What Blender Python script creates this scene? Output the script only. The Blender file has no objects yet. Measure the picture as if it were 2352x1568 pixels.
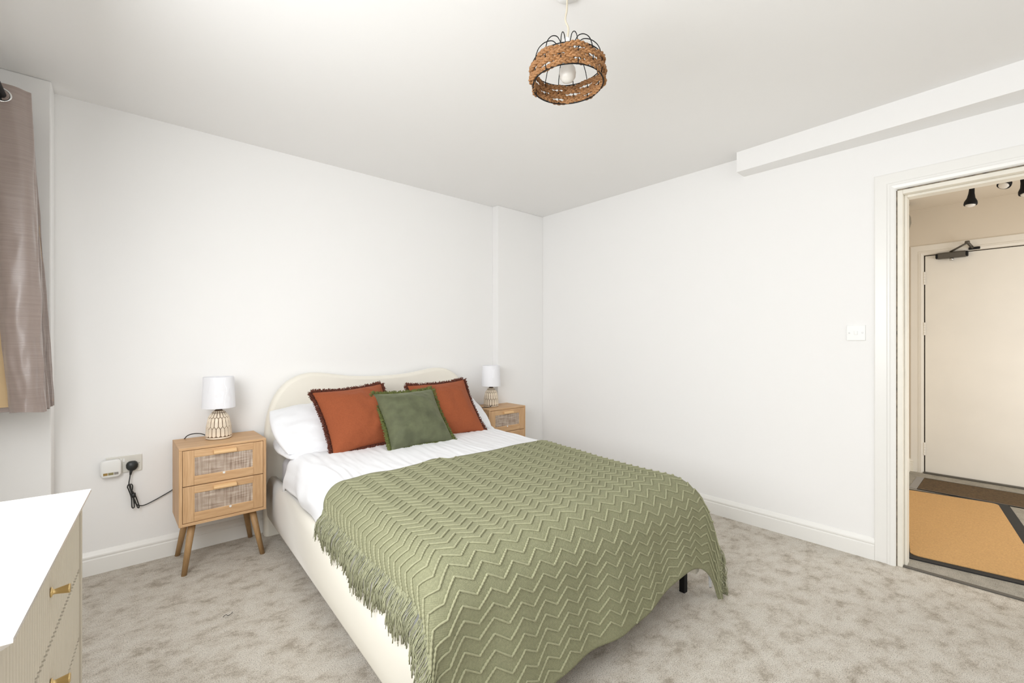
import bpy, bmesh, math, random
from mathutils import Vector, Matrix, noise

random.seed(7)
PI = math.pi
scene = bpy.context.scene
COL = scene.collection

# ------------------------------------------------------------------ camera, world, light, exposure
XR, YB, H = 3.152, 3.183, 2.445            # right wall, bed wall, ceiling
XL, YF = -0.50, -1.30                      # window wall beside the camera, wall behind it
YAW = math.radians(48.55)
cam_data = bpy.data.cameras.new('camera')
cam = bpy.data.objects.new('camera', cam_data)
COL.objects.link(cam)
cam.location = (0, 0, 1.2)
cam.rotation_euler = (PI / 2, 0, YAW - PI / 2)
cam_data.sensor_fit = 'HORIZONTAL'
cam_data.sensor_width = 36.0
cam_data.lens = 36.0 * 1026.0 / 2352.0
cam_data.shift_y = 4.0 / 2352.0
cam_data.clip_start = 0.02
scene.camera = cam

world = bpy.data.worlds.new('daylight')
scene.world = world
world.use_nodes = True
wbg = world.node_tree.nodes['Background']
wbg.inputs[0].default_value = (0.93, 0.97, 1.0, 1)
wbg.inputs[1].default_value = 1.0


def area(name, loc, rot, sx, sy, power, col, spread=180):
    d = bpy.data.lights.new(name, 'AREA')
    d.shape = 'RECTANGLE'
    d.size, d.size_y = sx, sy
    d.energy = power
    d.color = col
    d.spread = math.radians(spread)
    o = bpy.data.objects.new(name, d)
    COL.objects.link(o)
    o.location = loc
    o.rotation_euler = rot
    return o


# daylight through the window beside the dresser, plus added fill lights behind the camera and beside the hall
area('window_daylight', (XL - 0.02, 0.86, 1.52), (0, -PI / 2 + 0.46, 0), 1.15, 2.0, 66, (0.975, 0.990, 1.0))
area('rear_fill_light', (1.2, YF - 0.22, 1.55), (PI / 2 - 0.6, 0, 0), 2.3, 1.35, 9.5, (0.975, 0.990, 1.0))
area('hall_fill_light', (4.3, -1.62, 0.95), (PI / 2 - 0.3, 0, 0), 1.3, 1.5, 29, (1.0, 0.97, 0.92))

scene.view_settings.view_transform = 'Standard'
scene.view_settings.look = 'None'
scene.view_settings.gamma = 1.0
scene.view_settings.use_curve_mapping = False
scene.view_settings.exposure = -0.03
scene.cycles.max_bounces = 7
scene.cycles.diffuse_bounces = 5
scene.cycles.glossy_bounces = 3
scene.cycles.transmission_bounces = 3
scene.cycles.transparent_max_bounces = 6
scene.cycles.adaptive_threshold = 0.02


# ------------------------------------------------------------------ materials
def principled(name):
    m = bpy.data.materials.new(name)
    m.use_nodes = True
    nt = m.node_tree
    return m, nt, nt.nodes['Principled BSDF'], nt.nodes, nt.links


def noise_node(N, L, vec, scale, detail=3, rough=0.55):
    n = N.new('ShaderNodeTexNoise')
    n.inputs['Scale'].default_value = scale
    n.inputs['Detail'].default_value = detail
    n.inputs['Roughness'].default_value = rough
    L.new(vec, n.inputs['Vector'])
    return n


def coords(N, L, scale=(1, 1, 1), rot=(0, 0, 0)):
    tc = N.new('ShaderNodeTexCoord')
    mp = N.new('ShaderNodeMapping')
    mp.inputs['Scale'].default_value = scale
    mp.inputs['Rotation'].default_value = rot
    L.new(tc.outputs['Object'], mp.inputs['Vector'])
    return mp.outputs['Vector']


def ramp(N, L, fac, stops):
    r = N.new('ShaderNodeValToRGB')
    el = r.color_ramp.elements
    while len(el) < len(stops):
        el.new(0.5)
    for e, (p, c) in zip(el, stops):
        e.position = p
        e.color = (c[0], c[1], c[2], 1)
    L.new(fac, r.inputs['Fac'])
    return r.outputs['Color']


def bump(N, L, b, height, strength, dist=0.01):
    n = N.new('ShaderNodeBump')
    n.inputs['Strength'].default_value = strength
    n.inputs['Distance'].default_value = dist
    L.new(height, n.inputs['Height'])
    L.new(n.outputs['Normal'], b.inputs['Normal'])


def mat(name, col, rough=0.6, metal=0.0, sheen=0.0, var=0.0, vscale=8.0, bmp=0.0, bscale=60.0, spec=0.5, trans=0.0, bdist=0.01):
    m, nt, b, N, L = principled(name)
    b.inputs['Base Color'].default_value = (*col, 1)
    b.inputs['Roughness'].default_value = rough
    b.inputs['Metallic'].default_value = metal
    b.inputs['Specular IOR Level'].default_value = spec
    if sheen:
        b.inputs['Sheen Weight'].default_value = sheen
        b.inputs['Sheen Roughness'].default_value = 0.4
        b.inputs['Sheen Tint'].default_value = (*[min(1, c * 1.6 + 0.1) for c in col], 1)
    v = coords(N, L)
    if var:
        n = noise_node(N, L, v, vscale)
        lo = [c * (1 - var) for c in col]
        hi = [min(1, c * (1 + var)) for c in col]
        L.new(ramp(N, L, n.outputs['Fac'], [(0.3, lo), (0.7, hi)]), b.inputs['Base Color'])
    if bmp:
        n = noise_node(N, L, v, bscale, 4)
        bump(N, L, b, n.outputs['Fac'], bmp, bdist)
    return m


def mat_wood(name, axis, dark, light, fine=1.0):
    m, nt, b, N, L = principled(name)
    sc = [46.0 * fine] * 3
    sc['xyz'.index(axis)] = 2.4
    v = coords(N, L, tuple(sc))
    n = noise_node(N, L, v, 1.0, 6, 0.65)
    n2 = noise_node(N, L, v, 4.0, 2)
    mx = N.new('ShaderNodeMath')
    mx.operation = 'MULTIPLY_ADD'
    mx.inputs[1].default_value = 0.72
    L.new(n.outputs['Fac'], mx.inputs[0])
    m2 = N.new('ShaderNodeMath')
    m2.operation = 'MULTIPLY'
    m2.inputs[1].default_value = 0.28
    L.new(n2.outputs['Fac'], m2.inputs[0])
    L.new(m2.outputs[0], mx.inputs[2])
    L.new(ramp(N, L, mx.outputs[0], [(0.32, dark), (0.5, [(a + c) / 2 for a, c in zip(dark, light)]), (0.66, light)]), b.inputs['Base Color'])
    b.inputs['Roughness'].default_value = 0.5
    bump(N, L, b, n.outputs['Fac'], 0.12, 0.002)
    return m


def mat_carpet(name, stops):
    m, nt, b, N, L = principled(name)
    v = coords(N, L)
    big = noise_node(N, L, coords(N, L, (1.0, 1.25, 1.0), (0, 0, 0.5)), 10.5, 5, 0.72)
    fine = noise_node(N, L, v, 250.0, 4, 0.75)
    mid = noise_node(N, L, v, 70.0, 3, 0.6)
    c1 = ramp(N, L, big.outputs['Fac'], stops)
    c2 = ramp(N, L, fine.outputs['Fac'], [(0.36, (0.36, 0.34, 0.31)), (0.49, (0.95, 0.95, 0.95)), (0.62, (1.0, 1.0, 1.0))])
    mx = N.new('ShaderNodeMixRGB')
    mx.blend_type = 'MULTIPLY'
    mx.inputs['Fac'].default_value = 0.9
    L.new(c1, mx.inputs['Color1'])
    L.new(c2, mx.inputs['Color2'])
    L.new(mx.outputs['Color'], b.inputs['Base Color'])
    b.inputs['Roughness'].default_value = 0.95
    b.inputs['Specular IOR Level'].default_value = 0.1
    ad = N.new('ShaderNodeMath')
    ad.operation = 'MULTIPLY_ADD'
    ad.inputs[1].default_value = 0.5
    L.new(mid.outputs['Fac'], ad.inputs[0])
    L.new(fine.outputs['Fac'], ad.inputs[2])
    bump(N, L, b, ad.outputs[0], 0.75, 0.008)
    return m


def mat_cane(name):
    m, nt, b, N, L = principled(name)
    v = coords(N, L)
    sep = N.new('ShaderNodeSeparateXYZ')
    L.new(v, sep.inputs[0])

    def strands(sock, freq):
        a = N.new('ShaderNodeMath'); a.operation = 'MULTIPLY'; a.inputs[1].default_value = freq
        L.new(sock, a.inputs[0])
        s = N.new('ShaderNodeMath'); s.operation = 'SINE'
        L.new(a.outputs[0], s.inputs[0])
        return s.outputs[0]
    sx, sz = strands(sep.outputs['X'], 2 * PI / 0.0062), strands(sep.outputs['Z'], 2 * PI / 0.0055)
    pr = N.new('ShaderNodeMath'); pr.operation = 'MULTIPLY'
    L.new(sx, pr.inputs[0]); L.new(sz, pr.inputs[1])
    st1 = noise_node(N, L, coords(N, L, (160, 160, 9)), 1.0, 2)
    st2 = noise_node(N, L, coords(N, L, (9, 9, 180)), 1.0, 2)
    ad = N.new('ShaderNodeMath'); ad.operation = 'ADD'
    L.new(st1.outputs['Fac'], ad.inputs[0]); L.new(st2.outputs['Fac'], ad.inputs[1])
    ma = N.new('ShaderNodeMath'); ma.operation = 'MULTIPLY_ADD'; ma.inputs[1].default_value = 0.16
    L.new(pr.outputs[0], ma.inputs[0])
    h = N.new('ShaderNodeMath'); h.operation = 'MULTIPLY'; h.inputs[1].default_value = 0.5
    L.new(ad.outputs[0], h.inputs[0]); L.new(h.outputs[0], ma.inputs[2])
    L.new(ramp(N, L, ma.outputs[0], [(0.3, (0.16, 0.10, 0.07)), (0.46, (0.42, 0.30, 0.22)), (0.56, (0.62, 0.52, 0.43)), (0.7, (0.80, 0.74, 0.66))]), b.inputs['Base Color'])
    b.inputs['Roughness'].default_value = 0.75
    bump(N, L, b, pr.outputs[0], 0.5, 0.002)
    return m


def mat_weave(name, col, period, strength, sheen=0.3, axis=('X', 'Y'), var=0.1, uv=False):
    """plain woven cloth: two crossed threads as fine relief"""
    m, nt, b, N, L = principled(name)
    v = coords(N, L)
    if uv:
        v = N.new('ShaderNodeUVMap').outputs['UV']
    sep = N.new('ShaderNodeSeparateXYZ')
    L.new(v, sep.inputs[0])
    out = []
    for ax in axis:
        a = N.new('ShaderNodeMath'); a.operation = 'MULTIPLY'; a.inputs[1].default_value = 2 * PI / period
        L.new(sep.outputs[ax], a.inputs[0])
        s = N.new('ShaderNodeMath'); s.operation = 'SINE'
        L.new(a.outputs[0], s.inputs[0])
        out.append(s.outputs[0])
    pr = N.new('ShaderNodeMath'); pr.operation = 'MULTIPLY'
    L.new(out[0], pr.inputs[0]); L.new(out[1], pr.inputs[1])
    n = noise_node(N, L, v, 90.0, 3)
    ad = N.new('ShaderNodeMath'); ad.operation = 'ADD'
    L.new(pr.outputs[0], ad.inputs[0]); L.new(n.outputs['Fac'], ad.inputs[1])
    nc = noise_node(N, L, v, 130.0, 4, 0.7)
    L.new(ramp(N, L, nc.outputs['Fac'], [(0.3, [c * (1 - var) for c in col]), (0.7, [min(1, c * (1 + var)) for c in col])]), b.inputs['Base Color'])
    b.inputs['Roughness'].default_value = 0.9
    b.inputs['Specular IOR Level'].default_value = 0.2
    b.inputs['Sheen Weight'].default_value = sheen
    b.inputs['Sheen Tint'].default_value = (*[min(1, c * 1.5 + .1) for c in col], 1)
    bump(N, L, b, ad.outputs[0], strength, 0.0015)
    return m


def mat_satin(name, col, col2):
    m, nt, b, N, L = principled(name)
    v = coords(N, L, (7, 7, 260))
    n = noise_node(N, L, v, 1.0, 4, 0.6)
    L.new(ramp(N, L, n.outputs['Fac'], [(0.35, col), (0.68, col2)]), b.inputs['Base Color'])
    b.inputs['Roughness'].default_value = 0.30
    b.inputs['Specular IOR Level'].default_value = 0.9
    b.inputs['Sheen Weight'].default_value = 0.5
    b.inputs['Coat Weight'].default_value = 0.5
    b.inputs['Coat Roughness'].default_value = 0.36
    bump(N, L, b, n.outputs['Fac'], 0.45, 0.002)
    return m


def mat_mix_clear(name):
    m = bpy.data.materials.new(name)
    m.use_nodes = True
    nt = m.node_tree
    nt.nodes.clear()
    o = nt.nodes.new('ShaderNodeOutputMaterial')
    t = nt.nodes.new('ShaderNodeBsdfTransparent')
    g = nt.nodes.new('ShaderNodeBsdfGlossy')
    g.inputs['Roughness'].default_value = 0.02
    x = nt.nodes.new('ShaderNodeMixShader')
    x.inputs[0].default_value = 0.06
    nt.links.new(t.outputs[0], x.inputs[1])
    nt.links.new(g.outputs[0], x.inputs[2])
    nt.links.new(x.outputs[0], o.inputs[0])
    return m


M = {
    'wall': mat('wall_paint', (0.905, 0.898, 0.888), 0.75, spec=0.3),
    'ceiling': mat('ceiling_paint', (0.905, 0.898, 0.888), 0.85, spec=0.2),
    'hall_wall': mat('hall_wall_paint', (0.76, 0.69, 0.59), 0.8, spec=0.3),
    'gloss': mat('white_gloss_paint', (0.88, 0.87, 0.84), 0.32),
    'old_gloss': mat('aged_white_gloss', (0.84, 0.80, 0.71), 0.38, var=0.05, vscale=5, bmp=0.08, bscale=35, bdist=0.002),
    'hall_gloss': mat('cream_gloss_door', (0.86, 0.83, 0.77), 0.4, var=0.03, vscale=2),
    'carpet': mat_carpet('beige_carpet', [(0.33, (0.52, 0.455, 0.37)), (0.46, (0.76, 0.695, 0.605)), (0.58, (0.86, 0.805, 0.72))]),
    'hall_carpet': mat_carpet('hall_carpet', [(0.3, (0.36, 0.33, 0.28)), (0.5, (0.50, 0.47, 0.41)), (0.7, (0.58, 0.54, 0.47))]),
    'oak_x': mat_wood('oak_grain_across', 'x', (0.50, 0.285, 0.135), (0.70, 0.46, 0.255)),
    'oak_z': mat_wood('oak_grain_upright', 'z', (0.50, 0.285, 0.135), (0.70, 0.46, 0.255)),
    'oak_leg': mat_wood('oak_leg', 'z', (0.33, 0.19, 0.085), (0.47, 0.29, 0.13)),
    'oak_handle': mat_wood('beech_handle', 'x', (0.70, 0.44, 0.21), (0.80, 0.54, 0.29)),
    'cane': mat_cane('woven_cane'),
    'cream_velvet': mat('cream_velvet', (0.83, 0.795, 0.705), 0.85, sheen=0.35, var=0.02, vscale=5, bmp=0.06, bscale=300, bdist=0.001),
    'rail_velvet': mat('cream_velvet_rail', (0.83, 0.795, 0.705), 0.85, sheen=0.35, bmp=0.05, bscale=300, bdist=0.001),
    'linen': mat('white_cotton', (0.835, 0.84, 0.86), 0.85, bmp=0.12, bscale=45, bdist=0.004, sheen=0.1),
    'sheet': mat('white_sheet', (0.86, 0.86, 0.90), 0.85, bmp=0.1, bscale=30, bdist=0.004),
    'rust': mat_weave('rust_cotton', (0.30, 0.082, 0.033), 0.004, 0.2, 0.25, ('X', 'Z')),
    'rust_fringe': mat('rust_fringe', (0.115, 0.03, 0.015), 0.9, var=0.3, vscale=60),
    'green_velvet': mat('green_velvet', (0.102, 0.112, 0.058), 0.75, sheen=0.6, var=0.26, vscale=13, bmp=0.1, bscale=200, bdist=0.002),
    'green_fringe': mat('green_fringe', (0.13, 0.15, 0.04), 0.9, var=0.35, vscale=60),
    'throw': mat_weave('sage_knit', (0.252, 0.252, 0.153), 0.0056, 0.6, 0.3, var=0.16, uv=True),
    'throw_ridge': mat('sage_yarn', (0.305, 0.302, 0.188), 0.9, var=0.08, vscale=60, sheen=0.3),
    'throw_fringe': mat('sage_fringe', (0.30, 0.30, 0.19), 0.9, var=0.2, vscale=30),
    'black_metal': mat('black_metal', (0.008, 0.008, 0.009), 0.6, spec=0.25),
    'black_plastic': mat('black_plastic', (0.02, 0.022, 0.022), 0.4),
    'brass': mat('brushed_brass', (0.72, 0.53, 0.25), 0.28, metal=1.0),
    'chrome': mat('chrome', (0.75, 0.75, 0.75), 0.15, metal=1.0),
    'steel': mat('steel', (0.6, 0.6, 0.6), 0.35, metal=1.0),
    'white_plastic': mat('white_plastic', (0.86, 0.86, 0.84), 0.35),
    'cream_plastic': mat('cream_plastic', (0.74, 0.72, 0.66), 0.4),
    'dresser': mat('dresser_taupe', (0.66, 0.60, 0.50), 0.45),
    'dresser_top': mat('dresser_top', (0.74, 0.70, 0.665), 0.20),
    'dresser_edge': mat('dresser_edge', (0.55, 0.52, 0.46), 0.4),
    'shade': mat('lamp_shade_cloth', (0.90, 0.90, 0.93), 0.8, bmp=0.1, bscale=30, bdist=0.004),
    'film': mat_mix_clear('clear_film'),
    'pane': mat_mix_clear('window_pane'),
    'ceramic': mat('cream_ceramic', (0.80, 0.69, 0.55), 0.45, var=0.12, vscale=25),
    'ceramic_dark': mat('antique_brown_glaze', (0.13, 0.08, 0.045), 0.6, var=0.3, vscale=40),
    'straw': mat('water_hyacinth', (0.30, 0.142, 0.05), 0.6, var=0.3, vscale=110, bmp=0.2, bscale=260, bdist=0.001),
    'bulb': mat('opal_bulb', (0.80, 0.77, 0.72), 0.25),
    'cord': mat('ivory_cord', (0.62, 0.56, 0.44), 0.5),
    'curtain': mat_satin('mushroom_satin', (0.27, 0.205, 0.178), (0.33, 0.255, 0.225)),
    'lining': mat('tan_lining', (0.62, 0.44, 0.24), 0.6),
    'mat_top': mat_weave('tan_doormat', (0.56, 0.34, 0.145), 0.012, 0.5, 0.1, var=0.16),
    'mat_edge': mat('black_rubber', (0.012, 0.012, 0.013), 0.7),
    'grate': mat('brown_brush_mat', (0.10, 0.06, 0.024), 0.9, var=0.35, vscale=70, bmp=0.6, bscale=160, bdist=0.004),
    'alu': mat('grey_metal_strip', (0.35, 0.34, 0.34), 0.4, metal=0.7),
    'joint': mat('paint_crack', (0.20, 0.16, 0.11), 0.9, var=0.8, vscale=30),
    'dark_strip': mat('dark_threshold', (0.10, 0.09, 0.075), 0.5),
    'gunmetal': mat('gunmetal', (0.11, 0.10, 0.085), 0.4, metal=0.4),
    'grey_plastic': mat('grey_plastic', (0.30, 0.28, 0.23), 0.5),
    'gap': mat('dark_gap', (0.02, 0.02, 0.02), 0.9),
    'gel': mat('amber_gel', (0.35, 0.22, 0.06), 0.3),
    'gel2': mat('olive_gel', (0.28, 0.25, 0.12), 0.3),
    'gel3': mat('grey_gel', (0.30, 0.28, 0.26), 0.3),
}


# ------------------------------------------------------------------ mesh helpers
def tag(o, label=None, cat=None, group=None, kind=None):
    if label: o['label'] = label
    if cat: o['category'] = cat
    if group: o['group'] = group
    if kind: o['kind'] = kind
    return o


def empty(name, loc=(0, 0, 0), rz=0.0):
    o = bpy.data.objects.new(name, None)
    o.empty_display_size = 0.1
    COL.objects.link(o)
    o.location = loc
    o.rotation_euler = (0, 0, rz)
    return o


def obj(name, bm, m, parent=None, smooth=False, loc=None, rot=None):
    me = bpy.data.meshes.new(name)
    bmesh.ops.recalc_face_normals(bm, faces=bm.faces)
    bm.to_mesh(me)
    bm.free()
    if smooth:
        for p in me.polygons:
            p.use_smooth = True
    me.materials.append(M[m])
    o = bpy.data.objects.new(name, me)
    COL.objects.link(o)
    if parent: o.parent = parent
    if loc is not None: o.location = loc
    if rot is not None: o.rotation_euler = rot
    return o


def again(o, parent=None, loc=None, rot=None, name=None):
    c = o.copy()
    COL.objects.link(c)
    c.parent = parent if parent else o.parent
    if loc is not None: c.location = loc
    if rot is not None: c.rotation_euler = rot
    return c


def copy_tree(o, parent=None):
    c = o.copy()
    COL.objects.link(c)
    c.parent = parent
    for ch in list(o.children):
        copy_tree(ch, c)
    return c


def BM():
    return bmesh.new()


def box(bm, a, b, bevel=0.0, seg=2):
    lo = [min(p, q) for p, q in zip(a, b)]
    hi = [max(p, q) for p, q in zip(a, b)]
    v = [bm.verts.new((x, y, z)) for x in (lo[0], hi[0]) for y in (lo[1], hi[1]) for z in (lo[2], hi[2])]
    f = [bm.faces.new([v[i] for i in q]) for q in ((0, 1, 3, 2), (4, 6, 7, 5), (0, 4, 5, 1), (2, 3, 7, 6), (0, 2, 6, 4), (1, 5, 7, 3))]
    if bevel > 0:
        ed = list({e for q in f for e in q.edges})
        bmesh.ops.bevel(bm, geom=ed, offset=bevel, segments=seg, affect='EDGES', profile=0.5)
    return bm


def boxobj(name, a, b, m, parent=None, bevel=0.0, smooth=False):
    return obj(name, box(BM(), a, b, bevel), m, parent, smooth)


def prism(bm, pts, fn0, fn1, caps=True):
    """polygon pts mapped by fn0 and fn1 to the two ends"""
    a = [bm.verts.new(fn0(*p)) for p in pts]
    b = [bm.verts.new(fn1(*p)) for p in pts]
    n = len(pts)
    for i in range(n):
        bm.faces.new((a[i], a[(i + 1) % n], b[(i + 1) % n], b[i]))
    if caps:
        bm.faces.new(a[::-1])
        bm.faces.new(b)
    return bm


def frame_of(t):
    t = t.normalized()
    u = Vector((0, 0, 1)) if abs(t.z) < 0.9 else Vector((1, 0, 0))
    n = t.cross(u).normalized()
    return n, t.cross(n).normalized()


def tube(bm, path, r, sides=8, closed=False, caps=True):
    pts = [Vector(p) for p in path]
    k = len(pts)
    rr = r if callable(r) else (lambda i: r)
    rings = []
    n_prev = None
    for i, p in enumerate(pts):
        t = (pts[(i + 1) % k] - pts[i - 1]) if closed else (pts[min(i + 1, k - 1)] - pts[max(i - 1, 0)])
        if t.length < 1e-9: t = Vector((0, 0, 1))
        t.normalize()
        if n_prev is None:
            n, b = frame_of(t)
        else:
            n = (n_prev - t * n_prev.dot(t))
            n = n.normalized() if n.length > 1e-6 else frame_of(t)[0]
            b = t.cross(n)
        n_prev = n
        rad = rr(i)
        rings.append([bm.verts.new(p + (n * math.cos(2 * PI * j / sides) + b * math.sin(2 * PI * j / sides)) * rad) for j in range(sides)])
    for i in range(k if closed else k - 1):
        a, c = rings[i], rings[(i + 1) % k]
        for j in range(sides):
            bm.faces.new((a[j], a[(j + 1) % sides], c[(j + 1) % sides], c[j]))
    if caps and not closed:
        bm.faces.new(rings[0][::-1])
        bm.faces.new(rings[-1])
    return bm


def lathe(bm, prof, seg=32, at=(0, 0, 0), cap=True):
    rings = []
    for r, z in prof:
        rings.append([bm.verts.new((at[0] + r * math.cos(2 * PI * j / seg), at[1] + r * math.sin(2 * PI * j / seg), at[2] + z)) for j in range(seg)])
    for a, c in zip(rings, rings[1:]):
        for j in range(seg):
            bm.faces.new((a[j], a[(j + 1) % seg], c[(j + 1) % seg], c[j]))
    if cap:
        bm.faces.new(rings[0][::-1])
        bm.faces.new(rings[-1])
    return bm


def grid(bm, nu, nv, fn):
    g = [[bm.verts.new(fn(i / nu, j / nv)) for j in range(nv + 1)] for i in range(nu + 1)]
    for i in range(nu):
        for j in range(nv):
            bm.faces.new((g[i][j], g[i + 1][j], g[i + 1][j + 1], g[i][j + 1]))
    return g


def smoothpath(pts, n=8):
    """Catmull-Rom through the points"""
    P = [Vector(p) for p in pts]
    P = [P[0] * 2 - P[1]] + P + [P[-1] * 2 - P[-2]]
    out = []
    for i in range(1, len(P) - 2):
        for k in range(n):
            t = k / n
            a, b, c, d = P[i - 1], P[i], P[i + 1], P[i + 2]
            out.append(0.5 * ((2 * b) + (c - a) * t + (2 * a - 5 * b + 4 * c - d) * t * t + (3 * b - a - 3 * c + d) * t ** 3))
    out.append(P[-2])
    return out


def struct(o, label=None):
    o['kind'] = 'structure'
    if label: o['label'] = label
    return o


def sstep(a, b, x):
    t = max(0.0, min(1.0, (x - a) / (b - a)))
    return t * t * (3 - 2 * t)


# ------------------------------------------------------------------ room shell
DY0, DY1, DZ = -0.36, 0.430, 2.022          # bedroom doorway in the right wall
WT = 0.11                                   # wall thickness
HX = 5.60                                   # end wall of the hall
HYL, HYR = 0.685, -1.45                     # side walls of the hall

struct(boxobj('floor', (XL - 0.1, YF - 0.1, -0.06), (XR + 0.012, YB + 0.1, 0.0), 'carpet'), 'mottled beige carpet of the bedroom')
struct(boxobj('floor_hall', (XR + 0.012, HYR - 0.1, -0.06), (HX + 0.1, 1.0, 0.0), 'hall_carpet'), 'worn grey carpet of the hall beyond the doorway')
struct(boxobj('ceiling', (XL - 0.1, YF - 0.1, H), (XR + 0.1, YB + 0.1, H + 0.08), 'ceiling'), 'plain white bedroom ceiling')
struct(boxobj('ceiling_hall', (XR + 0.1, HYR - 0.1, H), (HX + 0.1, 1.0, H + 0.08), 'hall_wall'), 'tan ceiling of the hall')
struct(boxobj('wall_back', (XL - 0.1, YB, 0), (XR + 0.1, YB + 0.1, H), 'wall'), 'white wall behind the headboard')
# window wall beside the camera, with its opening
bm = BM()
wy0, wy1, wz0, wz1 = -0.15, 1.90, 0.93, 2.12
box(bm, (XL - 0.12, YF - 0.1, 0), (XL, wy0, H)); box(bm, (XL - 0.12, wy1, 0), (XL, YB, H))
box(bm, (XL - 0.12, wy0, 0), (XL, wy1, wz0)); box(bm, (XL - 0.12, wy0, wz1), (XL, wy1, H))
struct(obj('wall_left', bm, 'wall'), 'white window wall')
# wall behind the camera, with an opening added for the fill light
bm = BM()
rx0, rx1, rz0, rz1 = 0.05, 2.35, 0.88, 2.22
box(bm, (XL - 0.1, YF - 0.12, 0), (rx0, YF, H)); box(bm, (rx1, YF - 0.12, 0), (XR + 0.1, YF, H))
box(bm, (rx0, YF - 0.12, 0), (rx1, YF, rz0)); box(bm, (rx0, YF - 0.12, rz1), (rx1, YF, H))
struct(obj('wall_front', bm, 'wall'), 'white wall behind the camera')
# wall with the doorway
bm = BM()
box(bm, (XR, DY1, 0), (XR + WT, YB, H)); box(bm, (XR, YF, 0), (XR + WT, DY0, H)); box(bm, (XR, DY0, DZ), (XR + WT, DY1, H))
struct(obj('wall_right', bm, 'wall'), 'white wall with the doorway')


def window(name, lo, hi, axis, label):
    """frame with a mullion, transom and panes; lo, hi are opposite corners of the opening"""
    w = struct(empty(name, ((lo[0] + hi[0]) / 2, (lo[1] + hi[1]) / 2, lo[2])), label)
    ax = 0 if axis == 'x' else 1
    L = hi[ax] - lo[ax]
    hgt = hi[2] - lo[2]

    def P(a, d, z):
        return (a, d, z) if axis == 'x' else (d, a, z)
    t = 0.05
    for a0, a1, z0, z1 in ((-L / 2, -L / 2 + t, 0, hgt), (L / 2 - t, L / 2, 0, hgt), (-L / 2 + t, L / 2 - t, 0, t), (-L / 2 + t, L / 2 - t, hgt - t, hgt), (-t / 2, t / 2, t, hgt - t)):
        boxobj('window_frame', P(a0, -0.03, z0), P(a1, 0.03, z1), 'gloss', w, 0.004)
    for s in (-1, 1):
        a0, a1 = (t / 2, L / 2 - t) if s > 0 else (-L / 2 + t, -t / 2)
        boxobj('pane', P(a0, -0.002, t), P(a1, 0.002, hgt - t), 'pane', w)


window('window_1', (XL - 0.06, wy0, wz0), (XL - 0.06, wy1, wz1), 'y', 'white framed window in the wall beside the dresser')
window('window_added', (rx0, YF - 0.06, rz0), (rx1, YF - 0.06, rz1), 'x', 'added white framed window for fill light in the wall behind the camera')  # unseen window, added to go with the rear fill light

# boxed corners and beam
struct(boxobj('trim_1', (2.572, 3.106, 0), (XR, YB, H), 'wall', None, 0.004), 'shallow boxed column in the corner behind the further bedside table')
struct(boxobj('trim_2', (XL, 3.045, 0), (-0.236, YB, H), 'wall', None, 0.006), 'boxed pier beside the curtain')
bm = BM()
prism(bm, [(3.03, 1.215), (XR, 1.215), (XR, YF), (2.935, YF)], lambda x, y: (x, y, 2.316), lambda x, y: (x, y, H))
struct(obj('trim_3', bm, 'wall'), 'boxed beam along the top of the doorway wall')

# skirting boards: (depth, height) profile
SK = [(0, 0), (0.016, 0), (0.016, 0.078), (0.0125, 0.082), (0.0125, 0.086), (0.0155, 0.091), (0.0150, 0.098), (0.0105, 0.106), (0.0075, 0.112), (0.004, 0.118), (0, 0.120)]


def skirting(name, p0, p1, nrm, label, m='gloss'):
    bm = BM()
    prism(bm, SK, lambda d, z: (p0[0] + nrm[0] * d, p0[1] + nrm[1] * d, z), lambda d, z: (p1[0] + nrm[0] * d, p1[1] + nrm[1] * d, z))
    return struct(obj(name, bm, m), label)


skirting('baseboard_back', (-0.236, YB), (2.572, YB), (0, -1), 'white moulded skirting below the headboard wall')
skirting('baseboard_column', (2.572, 3.106), (XR, 3.106), (0, -1), 'white skirting on the corner column')
skirting('baseboard_right', (XR, 3.106), (XR, 0.525), (-1, 0), 'white moulded skirting below the doorway wall')
skirting('baseboard_left', (XL, 3.045), (XL, YF), (1, 0), 'white skirting below the window')
skirting('baseboard_hall', (XR + WT, HYL), (HX, HYL), (0, -1), 'white skirting in the hall', 'old_gloss')
skirting('baseboard_hall_end', (HX, HYL), (HX, 0.648), (-1, 0), 'short skirting beside the hall door frame', 'old_gloss')

# door frame of the bedroom doorway: architrave with moulded profile, lining and stop
AR = [(0, 0), (0.0, 0.010), (0.006, 0.017), (0.020, 0.020), (0.028, 0.017), (0.034, 0.017), (0.040, 0.013), (0.088, 0.011), (0.0935, 0.008), (0.0935, 0)]   # (distance from the opening, thickness)
d1 = struct(empty('door_1', (XR, DY1, 0)), 'white moulded door frame round the open doorway')


def architrave(parent, x, side, y0, y1, z, m, org, fy1=True):
    """uprights and head mitred; side -1 faces -x"""
    ox, oy, oz = org
    for yo, s in ((y1, 1), (y0, -1)):
        bm = BM()
        prism(bm, AR, lambda d, t: (x + side * t - ox, yo + s * d - oy, 0), lambda d, t: (x + side * t - ox, yo + s * d - oy, z + d))
        obj('architrave', bm, m, parent)
    bm = BM()
    prism(bm, AR, lambda d, t: (x + side * t - ox, y0 - d - oy, z + d), lambda d, t: (x + side * t - ox, y1 + d - oy, z + d))
    obj('architrave', bm, m, parent)


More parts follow.
